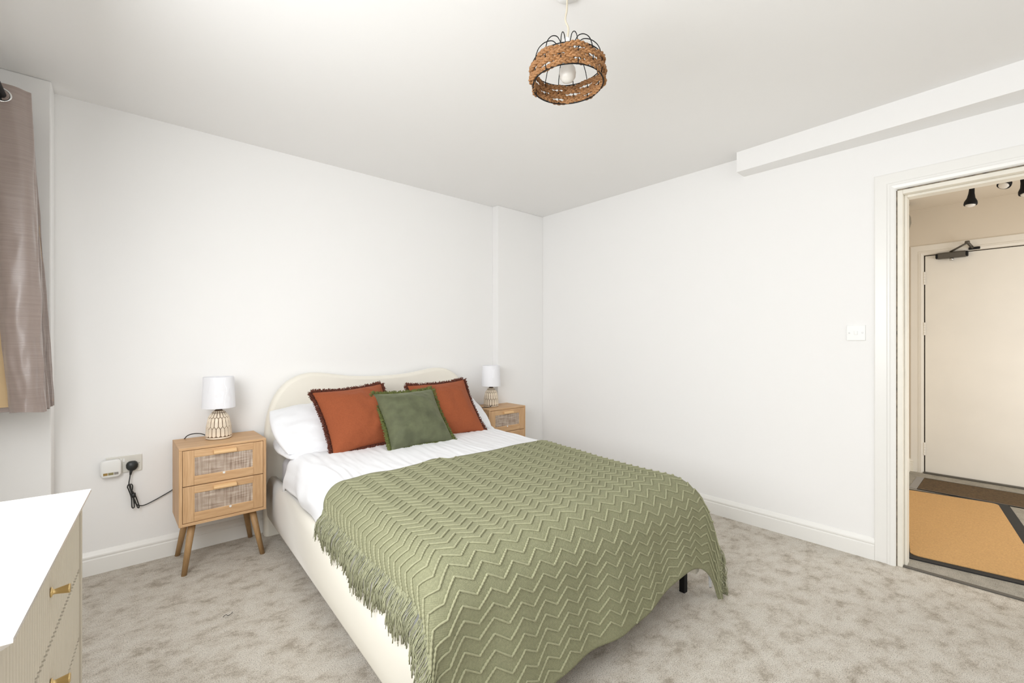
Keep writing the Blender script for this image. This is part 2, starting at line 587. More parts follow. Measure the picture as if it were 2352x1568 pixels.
architrave(d1, XR, -1, DY0 + 0.006, DY1 + 0.004, DZ + 0.006, 'gloss', (XR, DY1, 0))
LT = 0.022                                  # lining thickness; the stop stands proud of it
for a, b, nm in (((0.0, -LT, 0), (WT, 0, DZ), 'lining'), ((0.0, DY0 - DY1, 0), (WT, DY0 - DY1 + LT, DZ), 'lining'), ((0.0, DY0 - DY1 + LT, DZ - LT), (WT, -LT, DZ), 'lining'),
                 ((0.042, -LT - 0.013, 0), (WT, -LT, DZ - LT), 'door_stop'), ((0.042, DY0 - DY1 + LT, 0), (WT, DY0 - DY1 + LT + 0.013, DZ - LT), 'door_stop'), ((0.042, DY0 - DY1 + LT + .013, DZ - LT - 0.013), (WT, -LT - .013, DZ - LT), 'door_stop')):
    boxobj(nm, a, b, 'old_gloss', d1, 0.002)
# dark paint-cracked joint between architrave and lining
bm = BM()
box(bm, (-0.0012, 0.0, 0.0), (0.0, 0.0036, DZ)); box(bm, (-0.0012, DY0 - DY1, DZ), (0.0, 0.0, DZ + 0.005))
obj('joint', bm, 'joint', d1)
boxobj('strike_plate', (0.004, -LT - 0.0012, 0.97), (0.030, -LT, 1.06), 'old_gloss', d1)

# threshold strip
struct(boxobj('trim_4', (XR + 0.003, DY0 + LT, 0.0), (XR + 0.028, DY1 - LT, 0.007), 'dark_strip', None, 0.002), 'dark metal threshold strip in the doorway')

# hall shell
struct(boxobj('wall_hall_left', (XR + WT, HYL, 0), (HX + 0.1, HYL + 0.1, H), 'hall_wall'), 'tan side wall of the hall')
bm = BM()
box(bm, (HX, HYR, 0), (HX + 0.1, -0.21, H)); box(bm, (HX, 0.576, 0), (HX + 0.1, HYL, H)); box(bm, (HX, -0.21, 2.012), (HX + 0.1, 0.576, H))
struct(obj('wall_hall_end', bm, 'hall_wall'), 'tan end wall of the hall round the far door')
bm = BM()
box(bm, (XR + WT, HYR - 0.1, 0), (3.6, HYR, H)); box(bm, (5.0, HYR - 0.1, 0), (HX + 0.1, HYR, H)); box(bm, (3.6, HYR - 0.1, 2.0), (5.0, HYR, H))  # unseen side opening, added to let the hall fill light in
struct(obj('wall_hall_right', bm, 'hall_wall'), 'tan side wall of the hall with an opening added for fill light')

# ------------------------------------------------------------------ hall door
d2 = struct(empty('door_2', (HX, 0.576, 0)), 'plain cream flush door at the end of the hall')
leaf_y0, leaf_y1, leaf_z = -0.205, 0.568, 2.004
boxobj('leaf', (0.004, leaf_y0 - 0.576, 0.012), (0.045, leaf_y1 - 0.576, leaf_z), 'hall_gloss', d2, 0.002)
boxobj('shadow_gap', (0.03, -0.21 - 0.576, 0.0), (0.08, 0, 2.012), 'gap', d2)
architrave(d2, HX, -1, -0.21, 0.576, 2.012, 'hall_gloss', (HX, 0.576, 0))
boxobj('sill_board', (-0.03, -0.21 - 0.576, 0), (0.002, 0, 0.014), 'dark_strip', d2, 0.003)
for z in (1.80, 1.333, 0.225):
    hg = empty('hinge'); hg.parent = d2; hg.location = (-0.010, -0.004, z)
    for k in range(5):
        bm = BM(); lathe(bm, [(0.007, -0.0115), (0.0078, -0.009), (0.0078, 0.009), (0.007, 0.0115)], 12)
        obj('knuckle', bm, 'hall_gloss', hg, True, (0, 0, (k - 2) * 0.0235))
# overhead door closer
cl = tag(empty('door_closer', (HX, 0.39, 1.985)), 'dark metal overhead closer with folding arm on the hall door', 'door closer')
boxobj('body', (-0.052, -0.095, -0.026), (0.002, 0.095, 0.026), 'gunmetal', cl, 0.010)
for s in (-1, 1):
    boxobj('end_cap', (-0.054, s * 0.088, -0.022), (-0.002, s * 0.104, 0.022), 'black_metal', cl, 0.006)
bm = BM(); lathe(bm, [(0.013, -0.012), (0.015, 0.0), (0.012, 0.012)], 16)
obj('adjuster_cap', bm, 'steel', cl, True, (-0.03, -0.0, -0.036))
bm = BM(); tube(bm, [(-0.03, 0.01, 0.03), (-0.075, -0.10, 0.085)], 0.008, 8); obj('arm', bm, 'gunmetal', cl, True)
bm = BM(); tube(bm, [(-0.075, -0.10, 0.092), (-0.025, -0.13, 0.045)], 0.011, 8); obj('arm', bm, 'gunmetal', cl, True)
bm = BM(); lathe(bm, [(0.015, -0.012), (0.017, 0), (0.015, 0.012)], 14); obj('elbow', bm, 'gunmetal', cl, True, (-0.075, -0.10, 0.09))
boxobj('bracket', (-0.028, -0.175, 0.030), (-0.014, -0.105, 0.052), 'black_metal', cl, 0.003)

# wall unit high on the hall's side wall
wu = tag(empty('wall_unit', (5.30, HYL, 2.22)), 'grey rounded unit fixed high on the hall side wall', 'wall unit')
bm = BM(); prism(bm, [(0, 0.0), (-0.032, 0.01), (-0.047, 0.07), (-0.044, 0.12), (-0.02, 0.185), (0, 0.2)], lambda y, z: (-0.09, y, z), lambda y, z: (0.09, y, z))
obj('cover', bm, 'grey_plastic', wu)
bm = BM(); prism(bm, [(0, 0.205), (-0.022, 0.205), (-0.04, 0.225), (-0.03, 0.262), (0, 0.262)], lambda y, z: (-0.05, y, z), lambda y, z: (0.05, y, z))
obj('bracket', bm, 'gunmetal', wu)

# ceiling spotlights
sp = tag(empty('ceiling_spotlight', (4.55, -0.02, H)), 'black spotlight bar with pivoting heads on the hall ceiling', 'spotlight')
boxobj('ceiling_plate', (-0.045, -0.14, -0.022), (0.045, 0.10, 0.0), 'cream_plastic', sp, 0.004)
bm = BM(); tube(bm, [(0, -0.32, -0.045), (0, 0.27, -0.045)], 0.008, 10); obj('bar', bm, 'black_metal', sp, True)
for y in (-0.10, 0.06):
    bm = BM(); tube(bm, [(0, y, -0.02), (0, y, -0.046)], 0.007, 8); obj('bracket', bm, 'black_metal', sp, True)
HEADP = [(0.012, 0.0), (0.019, -0.012), (0.022, -0.05), (0.030, -0.085), (0.046, -0.11), (0.049, -0.128), (0.047, -0.136), (0.040, -0.137), (0.036, -0.12)]
HEADP = [(r * 0.74, z * 0.95) for r, z in HEADP]
for y, zt, rx, ry, drop in ((0.235, 0, 0.06, 0.08, 0.095), (0.045, 0, 0.30, 0.55, 0.035), (-0.002, 0, -0.12, 0.15, 0.085)):
    bm = BM(); tube(bm, [(0, y, -0.045), (0, y, -0.045 - drop)], 0.006, 8); obj('arm', bm, 'black_metal', sp, True)
    bm = BM(); lathe(bm, HEADP, 28)
    hd = obj('head', bm, 'black_metal', sp, True, (0, y, -0.04 - drop), (rx, ry, 0))
    bm = BM(); lathe(bm, [(0.027, -0.116), (0.0275, -0.128), (0.024, -0.137), (0.014, -0.142), (0.003, -0.143)], 24)
    obj('bulb', bm, 'bulb', hd, True)

# doormat
ang = math.radians(8)
dm = tag(empty('doormat', (3.302, 0.435, 0.0), ang), 'long tan doormat with black rubber border in the hall', 'doormat')


def rrect(x0, x1, y0, y1, r, n=6):
    out = []
    for cx, cy, a0 in ((x1 - r, y1 - r, 0), (x0 + r, y1 - r, 90), (x0 + r, y0 + r, 180), (x1 - r, y0 + r, 270)):
        for k in range(n + 1):
            a = math.radians(a0 + 90 * k / n)
            out.append((cx + r * math.cos(a), cy + r * math.sin(a)))
    return out


bm = BM(); prism(bm, rrect(0, 1.57, -0.615, 0, 0.05), lambda x, y: (x, y, 0.0), lambda x, y: (x, y, 0.006)); obj('rubber_border', bm, 'mat_edge', dm)
bm = BM(); prism(bm, rrect(0.05, 1.525, -0.555, -0.04, 0.04), lambda x, y: (x, y, 0.006), lambda x, y: (x, y, 0.010)); obj('pile', bm, 'mat_top', dm)
# sunken brush mat before the hall door
bw = tag(empty('brush_mat', (4.925, 0.60, 0)), 'narrow brown brush mat with a grey end strip before the hall door', 'mat')
boxobj('end_strip', (0.0, -0.05, 0), (0.45, 0, 0.004), 'alu', bw, 0.001)
boxobj('bristles', (0.0, -0.85, 0), (0.45, -0.052, 0.005), 'grate', bw)
for x in (0.0, 0.44):
    boxobj('edge_strip', (x, -0.85, 0.0), (x + 0.010, -0.052, 0.007), 'dark_strip', bw)

# light switch
sw = tag(empty('light_switch', (XR, 0.609, 1.259)), 'white square light switch on the wall beside the doorway', 'light switch')
boxobj('plate', (-0.008, -0.0435, -0.0435), (0, 0.0435, 0.0435), 'white_plastic', sw, 0.002)
boxobj('rocker', (-0.0125, -0.0075, -0.011), (-0.007, 0.0075, 0.011), 'white_plastic', sw, 0.0015)
for s in (-1, 1):
    bm = BM(); lathe(bm, [(0.0036, 0), (0.0036, 0.0012), (0.0015, 0.0014)], 12)
    obj('screw', bm, 'steel', sw, True, (-0.0085, s * 0.0305, 0), (0, -PI / 2, 0))

# double socket with plug-in unit
so = tag(empty('wall_socket', (0.027, YB, 0.551)), 'white double wall socket beside the nearer bedside table', 'socket')
boxobj('plate', (-0.073, -0.010, -0.044), (0.073, 0, 0.044), 'cream_plastic', so, 0.002)
for x in (-0.013, 0.0):
    boxobj('rocker', (x - 0.0055 + 0.0, -0.0135, 0.012), (x + 0.0035, -0.009, 0.031), 'white_plastic', so, 0.0012)
for x in (-0.06, 0.062):
    bm = BM(); lathe(bm, [(0.003, 0), (0.003, 0.0012), (0.001, 0.0014)], 10)
    obj('screw', bm, 'steel', so, True, (x, -0.0101, 0.0), (PI / 2, 0, 0))
pu = tag(empty('plug_in_unit', (-0.026, YB - 0.0105, 0.5415)), 'white rounded plug-in unit with three small slots in the wall socket', 'plug-in unit')
bm = BM(); prism(bm, rrect(-0.041, 0.041, -0.045, 0.045, 0.016), lambda x, z: (x, 0, z), lambda x, z: (x, -0.026, z))
bmesh.ops.bevel(bm, geom=[e for e in bm.edges if all(v.co.y < -0.02 for v in e.verts)], offset=0.007, segments=3, affect='EDGES', profile=0.5)
obj('case', bm, 'white_plastic', pu, True)
for x0, x1, m in ((-0.030, -0.0125, 'gel'), (-0.0105, 0.0105, 'gel2'), (0.0125, 0.030, 'gel3')):
    boxobj('slot', (x0, -0.0268, -0.033), (x1, -0.0255, -0.020), m, pu, 0.0004)

# lint thread on the carpet
bm = BM(); tube(bm, smoothpath([(0, 0, 0.004), (0.012, 0.006, 0.006), (0.02, -0.004, 0.005), (0.034, 0.002, 0.006), (0.038, 0.016, 0.004)], 5), 0.0011, 5)
th = obj('lint_thread', bm, 'gap', None, True, (0.345, 2.30, 0)); tag(th, 'short dark thread lying on the carpet before the nearer bedside table', 'thread')


# ------------------------------------------------------------------ bedside tables
def make_table():
    W, D, Z0, Z1 = 0.405, 0.300, 0.247, 0.655
    t = empty('bedside_table')
    w, d = W / 2, D / 2
    boxobj('top_panel', (-w, -d, Z1 - 0.013), (w, d, Z1), 'oak_x', t, 0.0012)
    for s in (-1, 1):
        boxobj('side_panel', (s * w, -d, Z0), (s * (w - 0.0145), d, Z1 - 0.0132), 'oak_z', t, 0.001)
    boxobj('bottom_panel', (-w + 0.0147, -d, Z0), (w - 0.0147, d, Z0 + 0.015), 'oak_x', t, 0.001)
    boxobj('back_panel', (-w + 0.0147, d - 0.006, Z0 + 0.016), (w - 0.0147, d, Z1 - 0.0135), 'oak_z', t)
    boxobj('shadow_gap', (-w + 0.015, -d + 0.020, Z0 + 0.016), (w - 0.015, -d + 0.024, Z1 - 0.0135), 'gap', t)
    iw = w - 0.0145 - 0.002
    for zb, zt, bx in ((0.4555, 0.6395, -0.004), (0.2645, 0.4515, 0.026)):
        dr = empty('drawer'); dr.parent = t; dr.location = (0, -d + 0.001, zb)
        h = zt - zb
        for s in (-1, 1):
            boxobj('stile', (s * iw, 0, 0), (s * (iw - 0.048), 0.018, h), 'oak_z', dr, 0.0008)
        boxobj('rail', (-iw + 0.0484, 0.0004, h - 0.037), (iw - 0.0484, 0.018, h), 'oak_x', dr, 0.0008)
        boxobj('rail', (-iw + 0.0484, 0.0004, 0), (iw - 0.0484, 0.018, 0.044), 'oak_x', dr, 0.0008)
        boxobj('cane_panel', (-iw + 0.0475, 0.006, 0.0436), (iw - 0.0475, 0.010, h - 0.0366), 'cane', dr)
        # thin bead round the cane
        bm = BM()
        x, z0, z1 = iw - 0.0484, 0.044, h - 0.037
        for a, b in (((-x, 0.002, z0), (x, 0.006, z0 + 0.0022)), ((-x, 0.002, z1 - 0.0022), (x, 0.006, z1)), ((-x, 0.002, z0), (-x + 0.0022, 0.006, z1)), ((x - 0.0022, 0.002, z0), (x, 0.006, z1))):
            box(bm, a, b)
        obj('bead', bm, 'oak_handle', dr)
        bm = BM()
        pr_ = [(0.0, -0.0105), (-0.012, -0.0110), (-0.0195, -0.0085), (-0.0215, -0.002), (-0.0185, 0.005), (-0.009, 0.0105), (0.0, 0.0105)]
        prism(bm, pr_, lambda y, z: (-0.053, y, z + h - 0.024), lambda y, z: (0.053, y, z + h - 0.024))
        obj('handle', bm, 'oak_handle', dr)
        bm = BM(); lathe(bm, [(0.0062, 0), (0.0062, 0.0016), (0.005, 0.0024), (0.0022, 0.0024), (0.0018, 0.0012)], 16)
        obj('button', bm, 'white_plastic', dr, True, (bx, 0.0005, 0.042), (PI / 2, 0, 0))
    for sx in (-1, 1):
        for sy in (-1, 1):
            top = Vector((sx * (w - 0.062), sy * (d - 0.05), Z0 + 0.001))
            bot = Vector((sx * (w - 0.021), sy * (d + (-0.012 if sy > 0 else 0.006)), 0.0))
            bm = BM()
            rings = []
            for k in range(2):
                p, r = (bot, 0.0125) if k == 0 else (top, 0.0185)
                rings.append([bm.verts.new((p.x + r * math.cos(2 * PI * j / 18), p.y + r * math.sin(2 * PI * j / 18), p.z)) for j in range(18)])
            for j in range(18):
                bm.faces.new((rings[0][j], rings[0][(j + 1) % 18], rings[1][(j + 1) % 18], rings[1][j]))
            bm.faces.new(rings[0][::-1]); bm.faces.new(rings[1])
            obj('leg', bm, 'oak_leg', t, True)
    return t


tb = make_table()
tb.location = (0.437, 3.010, 0); tb.rotation_euler = (0, 0, 0.012)
tag(tb, 'oak bedside table with two woven cane drawers next to the wall socket', 'bedside table', 'pair of cane fronted bedside tables')
tb2 = copy_tree(tb)
tb2.location = (2.480, 3.010, 0); tb2.rotation_euler = (0, 0, 0.0)
tag(tb2, 'oak bedside table with cane drawers half hidden behind the bed near the corner', 'bedside table', 'pair of cane fronted bedside tables')


# ------------------------------------------------------------------ bedside lamps
LB = [(0.0615, 0.0), (0.0625, 0.004), (0.0618, 0.020), (0.0590, 0.065), (0.0545, 0.100), (0.0470, 0.127), (0.0330, 0.149), (0.0200, 0.160), (0.0155, 0.165)]


def lb_r(z):
    for (r0, z0), (r1, z1) in zip(LB, LB[1:]):
        if z0 <= z <= z1:
            return r0 + (r1 - r0) * (z - z0) / (z1 - z0)
    return LB[-1][0]


def make_lamp():
    t = empty('table_lamp')
    bm = BM(); lathe(bm, LB, 48)
    base = obj('base', bm, 'ceramic_dark', t, True)
    bm = BM(); lathe(bm, [(0.0617, 0.002), (0.0637, 0.004), (0.0640, 0.009), (0.0620, 0.012)], 48, cap=False)
    obj('foot_rim', bm, 'ceramic', base, True)
    NF = 18

    def facet(z0, z1, point_lo, point_hi, off):
        bm = BM()
        zs = [z0, z0 + point_lo, z1 - point_hi, z1]
        hw = PI / NF * 0.86
        pts = [(0, z0)] if point_lo else []
        n = 3
        lo = [(-hw, z0 + point_lo), (hw, z0 + point_lo)] if point_lo else [(-hw * 0.8, z0), (hw * 0.8, z0)]
        hi = [(hw, z1 - point_hi), (0, z1), (-hw, z1 - point_hi)] if point_hi else [(hw * 0.92, z1), (-hw * 0.92, z1)]
        poly = ([(0, z0)] if point_lo else []) + [lo[1]] + hi + [lo[0]] if point_lo else [lo[0], lo[1]] + hi
        # three bands so that the facet follows the curve of the base
        def P(a, z, e):
            r = lb_r(z) + e
            return (r * math.cos(a), r * math.sin(a), z)
        outer = [bm.verts.new(P(a, z, 0.0003)) for a, z in poly]
        cz = sum(z for a, z in poly) / len(poly)
        inner = [bm.verts.new(P(a * 0.80, cz + (z - cz) * 0.93, 0.0030)) for a, z in poly]
        m = len(poly)
        for i in range(m):
            bm.faces.new((outer[i], outer[(i + 1) % m], inner[(i + 1) % m], inner[i]))
        bm.faces.new(inner)
        o = obj('facet', bm, 'ceramic', base, False, None, (0, 0, off))
        for k in range(1, NF):
            again(o, base, None, (0, 0, off + 2 * PI * k / NF))
    facet(0.013, 0.070, 0.006, 0.012, 0.0)
    facet(0.060, 0.124, 0.012, 0.007, PI / NF)
    facet(0.1195, 0.158, 0.006, 0.0, 0.0)
    bm = BM(); lathe(bm, [(0.012, 0.163), (0.0165, 0.168), (0.0185, 0.176), (0.010, 0.178), (0.010, 0.215)], 20); obj('lamp_holder', bm, 'black_plastic', t, True)
    bm = BM()
    rr = [(0.0825, 0.176), (0.0822, 0.179), (0.0755, 0.349), (0.0752, 0.352), (0.0735, 0.352), (0.0805, 0.176)]
    lathe(bm, rr + [rr[0]], 56, cap=False)
    sh = obj('lamp_shade', bm, 'shade', t, True)
    bm = BM(); lathe(bm, [(0.014, 0.205), (0.022, 0.235), (0.024, 0.26), (0.016, 0.285), (0.003, 0.29)], 20); obj('bulb', bm, 'bulb', t, True)
    # shade carrier ring
    bm = BM()
    for k in range(3):
        a = 2 * PI * k / 3
        tube(bm, [(0.012 * math.cos(a), 0.012 * math.sin(a), 0.205), (0.080 * math.cos(a), 0.080 * math.sin(a), 0.182)], 0.0013, 5)
    obj('shade_carrier', bm, 'steel', t, True)
    # loose clear wrap still on the shade
    bm = BM()
    def wrap(u, v):
        a = math.radians(-150 + 150 * u)
        z = 0.172 + 0.178 * v
        r = 0.0835 - 0.0072 * v + 0.0022 + 0.0028 * noise.noise(Vector((a * 3.0, z * 22, 3.1)))
        return (r * math.cos(a), r * math.sin(a), z)
    grid(bm, 30, 16, wrap)
    obj('clear_wrap', bm, 'film', sh, True)
    return t


TZ = 0.6552
lp = make_lamp()
lp.location = (0.437, 3.045, TZ)
tag(lp, 'table lamp with white drum shade and faceted cream base beside the wall socket', 'lamp', 'pair of bedside lamps')
lp2 = copy_tree(lp)
lp2.location = (2.425, 3.02, TZ); lp2.rotation_euler = (0, 0, 0.5)
tag(lp2, 'table lamp with white drum shade and faceted cream base near the room corner', 'lamp', 'pair of bedside lamps')
# flexes: each is a part of its lamp
bx, by = 0.437, 3.045
path = smoothpath([(-0.060, 0.004, 0.022), (-0.085, 0.012, 0.034), (-0.118, 0.035, 0.034), (-0.140, 0.065, 0.022), (-0.150, 0.092, 0.0035), (-0.158, 0.122, -0.02), (-0.17, 0.128, -0.12), (-0.18, 0.125, -0.24),
                   (-0.195, 0.125, -0.278), (-0.255, 0.125, -0.312), (-0.315, 0.122, -0.338), (-0.342, 0.12, -0.340), (-0.362, 0.118, -0.325), (-0.375, 0.114, -0.285), (-0.384, 0.108, -0.245),
                   (-0.389, 0.106, -0.222), (-0.383, 0.103, -0.210), (-0.376, 0.103, -0.222), (-0.378, 0.106, -0.255), (-0.372, 0.108, -0.30), (-0.369, 0.108, -0.335), (-0.374, 0.108, -0.342), (-0.379, 0.108, -0.332),
                   (-0.381, 0.106, -0.285), (-0.392, 0.102, -0.240), (-0.397, 0.100, -0.222), (-0.392, 0.100, -0.209), (-0.385, 0.100, -0.217), (-0.381, 0.100, -0.255), (-0.366, 0.102, -0.305), (-0.357, 0.102, -0.336),
                   (-0.352, 0.102, -0.345), (-0.350, 0.102, -0.334), (-0.365, 0.099, -0.275), (-0.386, 0.097, -0.230), (-0.391, 0.100, -0.205), (-0.388, 0.106, -0.18), (-0.385, 0.113, -0.158)], 6)
bm = BM(); tube(bm, path, 0.0027, 8); obj('flex', bm, 'black_plastic', lp, True)
bm = BM(); tube(bm, [(-0.3735, 0.105, -0.262), (-0.3715, 0.1045, -0.284)], 0.0105, 10); obj('cable_tie', bm, 'black_plastic', lp, True)
bm = BM()
# plug body: rounded shield, thicker toward the flex
pl = [(0.0, 0.0265), (0.012, 0.0255), (0.021, 0.019), (0.0255, 0.008), (0.0245, -0.006), (0.017, -0.018), (0.008, -0.024), (-0.008, -0.024), (-0.017, -0.018), (-0.0245, -0.006), (-0.0255, 0.008), (-0.021, 0.019), (-0.012, 0.0255)]
v0 = [bm.verts.new((-0.378 + x, YB - 0.0105 - by, -0.117 + z)) for x, z in pl]
v1 = [bm.verts.new((-0.378 + x, YB - 0.028 - by, -0.117 + z)) for x, z in pl]
v2 = [bm.verts.new((-0.378 + x * 0.8, YB - 0.036 - by, -0.117 + z * 0.8)) for x, z in pl]
for a, b in ((v0, v1), (v1, v2)):
    for i in range(len(pl)):
        bm.faces.new((a[i], a[(i + 1) % len(pl)], b[(i + 1) % len(pl)], b[i]))
bm.faces.new(v0[::-1]); bm.faces.new(v2)
obj('plug', bm, 'black_plastic', lp, True)
bm = BM(); tube(bm, [(-0.380, 0.114, -0.136), (-0.383, 0.1135, -0.148), (-0.385, 0.113, -0.162)], lambda i: (0.0072, 0.0062, 0.0045)[i], 10); obj('strain_relief', bm, 'black_plastic', lp, True)
bm = BM(); tube(bm, smoothpath([(-0.052, -0.024, 0.018), (-0.075, -0.03, 0.012), (-0.10, -0.02, 0.006), (-0.135, 0.03, 0.0035), (-0.15, 0.08, 0.0035), (-0.14, 0.13, -0.02)], 6), 0.0027, 8)
obj('flex', bm, 'black_plastic', lp2, True); lp2.children[-1].rotation_euler = (0, 0, 0)

# ------------------------------------------------------------------ bed (local frame: u across, v toward the head, origin at the headboard front)
BC, BR = (1.440, 3.052), math.radians(-2.3)


def bedmesh(name, bm, m, smooth=True, parent=None):
    o = obj(name, bm, m, parent, smooth)
    if parent is None:
        o.location = (BC[0], BC[1], 0)
        o.rotation_euler = (0, 0, BR)
    return o


bed = tag(empty('bed', (BC[0], BC[1], 0), BR), 'cream velvet upholstered double bed with a wavy headboard', 'bed')
half = [(0.757, 0.0), (0.758, 0.25), (0.758, 0.50), (0.752, 0.64), (0.733, 0.765), (0.690, 0.875), (0.620, 0.955), (0.530, 0.998), (0.440, 1.004), (0.340, 0.990), (0.220, 0.972), (0.100, 0.964), (0.0, 0.962)]
hp = [(p.x, p.y) for p in smoothpath([(x, z, 0) for x, z in half[1:]], 4)]
outline = [(0.757, 0.0)] + hp[:-1] + [(0, 0.962)] + [(-x, z) for x, z in hp[:-1][::-1]] + [(-0.757, 0.0)]
bm = BM()
prof = [(0.0, 0.022), (0.006, 0.008), (0.020, 0.0), (0.062, 0.0), (0.078, 0.008), (0.084, 0.022)]   # (depth toward the wall, inset)
cx_, cz_ = 0.0, 0.45
rings = []
for dep, ins in prof:
    ring = []
    n = len(outline)
    for i, (x, z) in enumerate(outline):
        a = Vector((*outline[max(i - 1, 0)], 0)); b = Vector((*outline[min(i + 1, n - 1)], 0))
        t = (b - a).normalized()
        nx, nz = -t.y, t.x            # inward normal for this winding
        zz = 0.0 if z == 0 else z + nz * ins
        ring.append(bm.verts.new((x + nx * ins, dep, zz)))
    rings.append(ring)
for a, c in zip(rings, rings[1:]):
    for i in range(len(outline) - 1):
        bm.faces.new((a[i], a[i + 1], c[i + 1], c[i]))
bm.faces.new(rings[0]); bm.faces.new(rings[-1][::-1])
hb = obj('headboard', bm, 'cream_velvet', bed, False)
for p in hb.data.polygons:
    p.use_smooth = len(p.vertices) == 4

RP = [(0.022, 0.100), (0.046, 0.104), (0.058, 0.130), (0.0635, 0.190), (0.064, 0.260), (0.060, 0.325), (0.050, 0.357), (0.032, 0.370), (0.010, 0.368), (0.0, 0.355), (0.0, 0.110)]   # (outward, height)
for s in (-1, 1):
    bm = BM()
    prism(bm, RP, lambda o, z: (s * (0.686 + o), -0.002, z), lambda o, z: (s * (0.686 + o), -2.01, z))
    r_ = obj('side_rail', bm, 'rail_velvet', bed, True)
bm = BM()
FP = [(o, z if z > 0.2 else 0.168 + (z - 0.1) * 0.25) for o, z in RP]
prism(bm, FP, lambda o, z: (-0.735, -1.972 - o, z), lambda o, z: (0.735, -1.972 - o, z))
obj('foot_rail', bm, 'rail_velvet', bed, True)
for u, v in ((0.69, -1.955), (-0.69, -1.955), (0.0, -1.0), (0.0, -1.9)):
    boxobj('leg', (u - 0.014, v - 0.014, 0.0), (u + 0.014, v + 0.014, 0.172), 'black_metal', bed, 0.002)
for k in range(9):
    v = -0.15 - k * 0.21
    boxobj('slat', (-0.688, v - 0.035, 0.235), (0.688, v + 0.035, 0.25), 'oak_x', bed)

# mattress with its fitted sheet
bm = box(BM(), (-0.672, -1.95, 0.252), (0.672, -0.012, 0.490), 0.05, 4)
mt = bedmesh('mattress', bm, 'sheet'); tag(mt, 'white sheeted mattress showing under the duvet at the head of the bed', 'mattress')


def nz(x, y, s, seed):
    return noise.noise(Vector((x * s, y * s, seed)))


def roll(a, W, R):
    """distance along cloth -> (horizontal, drop) round an edge of radius R at W"""
    f = W - R
    if a <= f:
        return a, 0.0
    q = (a - f) / R
    if q < PI / 2:
        return f + R * math.sin(q), R * (1 - math.cos(q))
    return W, R + (a - f - R * PI / 2)


def bed_top(u, v):
    return 0.566 + 0.030 * sstep(-1.1, -0.2, v) * 0.35 - 0.030 * sstep(-0.9, -2.0, v) * 0 - 0.018 * sstep(0, 1, (-v - 0.8) / 1.1) + 0.010 * (1 - (u / 0.72) ** 2) + 0.007 * nz(u, v, 2.6, 1.3) + 0.004 * nz(u, v, 6.5, 8.3)


def cloth(a, b, W, R, LF, RF, lift, flare=0.35, waves=0.0, ph=0.0):
    """a: across from the centre, b: along from the headboard (positive to the foot)"""
    s = 1 if a >= 0 else -1
    x, da = roll(abs(a), W, R)
    y, db = roll(b, LF, RF)
    out = min(da, db)
    x += flare * out + 0.10 * max(0, da - R)
    y += flare * out + 0.08 * max(0, db - RF)
    if waves:
        x += waves * sstep(0.05, 0.25, da) * math.sin(b * 21 + ph) * 0.6
        y += waves * sstep(0.06, 0.30, db) * (math.sin(a * 13 + ph) + 0.6 * math.sin(a * 27 + 1.3))
    z = bed_top(s * min(x, W), -min(y, LF)) + lift - da - db
    return Vector((s * x, -y, z))


# duvet
DW, DR, DLF, DRF = 0.712, 0.085, 2.030, 0.150


def duvet_pt(u, v):
    b = 0.335 + v * (2.20 - 0.335)
    left, right = 0.862, 0.965
    a = -left + u * (left + right)
    under = sstep(0.95, 1.12, b)
    p = cloth(a, b, DW - 0.014 * under, DR, DLF, DRF, -0.004 * under, 0.0, 0.0)
    # rolled head edge
    h = (b - 0.335)
    if h < 0.05:
        p.z -= 0.06 * (1 - math.sqrt(max(0, 1 - ((0.05 - h) / 0.05) ** 2)))
    # puffy quilting crinkles along the bed and a soft lower edge
    side = sstep(DW - 0.10, DW + 0.02, abs(a))
    p.z += (1 - side) * (0.0045 * math.sin(a * 118 + 3 * nz(a, b, 5, 2.2)) * sstep(-0.2, 0.4, nz(a, b, 3.1, 5.5)) + 0.0034 * nz(a * 6, b * 0.9, 7, 1.7))
    p.x += (1 if a > 0 else -1) * side * (1 - sstep(0.85, 1.02, b)) * (0.020 * nz(a * 2, b, 5.5, 4.4) + 0.012 * math.sin(PI * sstep(DW, 0.9, abs(a))))
    if a > DW + 0.06:
        p.x += 0.088 * sstep(DW + 0.06, 0.90, a) * sstep(1.3, 1.8, b)
    return p


bm = BM(); grid(bm, 230, 120, duvet_pt)
dv = bedmesh('duvet', bm, 'linen'); tag(dv, 'crinkled white duvet spread over the bed under the green throw', 'duvet')
so_ = dv.modifiers.new('thick', 'SOLIDIFY'); so_.thickness = 0.012; so_.offset = -1

# throw
TW, TR, TLF, TRF = 0.722, 0.095, 2.055, 0.150
TB0, TB1 = 1.035, 2.425
TAL, TAR = -0.790, 0.860


def throw_pt(a, b, lift=0.0):
    wav = 0.012 * math.sin(a * 5.2 + 0.6) + 0.008 * math.sin(a * 11.3)
    k = 1 - sstep(TB0, TB0 + 0.35, b)
    bb = b + wav * k - 0.042 * a
    # near side hem sits a little higher toward the head, the foot hem sags to the near corner
    foot = sstep(2.1, 2.4, b)
    bb += foot * (0.030 * sstep(0.5, -0.7, a) + 0.030 * sstep(0.60, 0.80, a) + 0.010 * math.sin(a * 9.0) - 0.040 * math.exp(-((a - 0.50) / 0.13) ** 2))
    p = cloth(a, bb, TW, TR, TLF, TRF, 0.012 + lift, 0.24, 0.008, 0.7)
    # pinched ripple at the head edge
    p.z += k * (0.010 * math.exp(-((a + 0.16) / 0.055) ** 2) + 0.010 * math.exp(-((a + 0.50) / 0.08) ** 2) - 0.004 * math.exp(-((a + 0.055) / 0.03) ** 2))
    return p


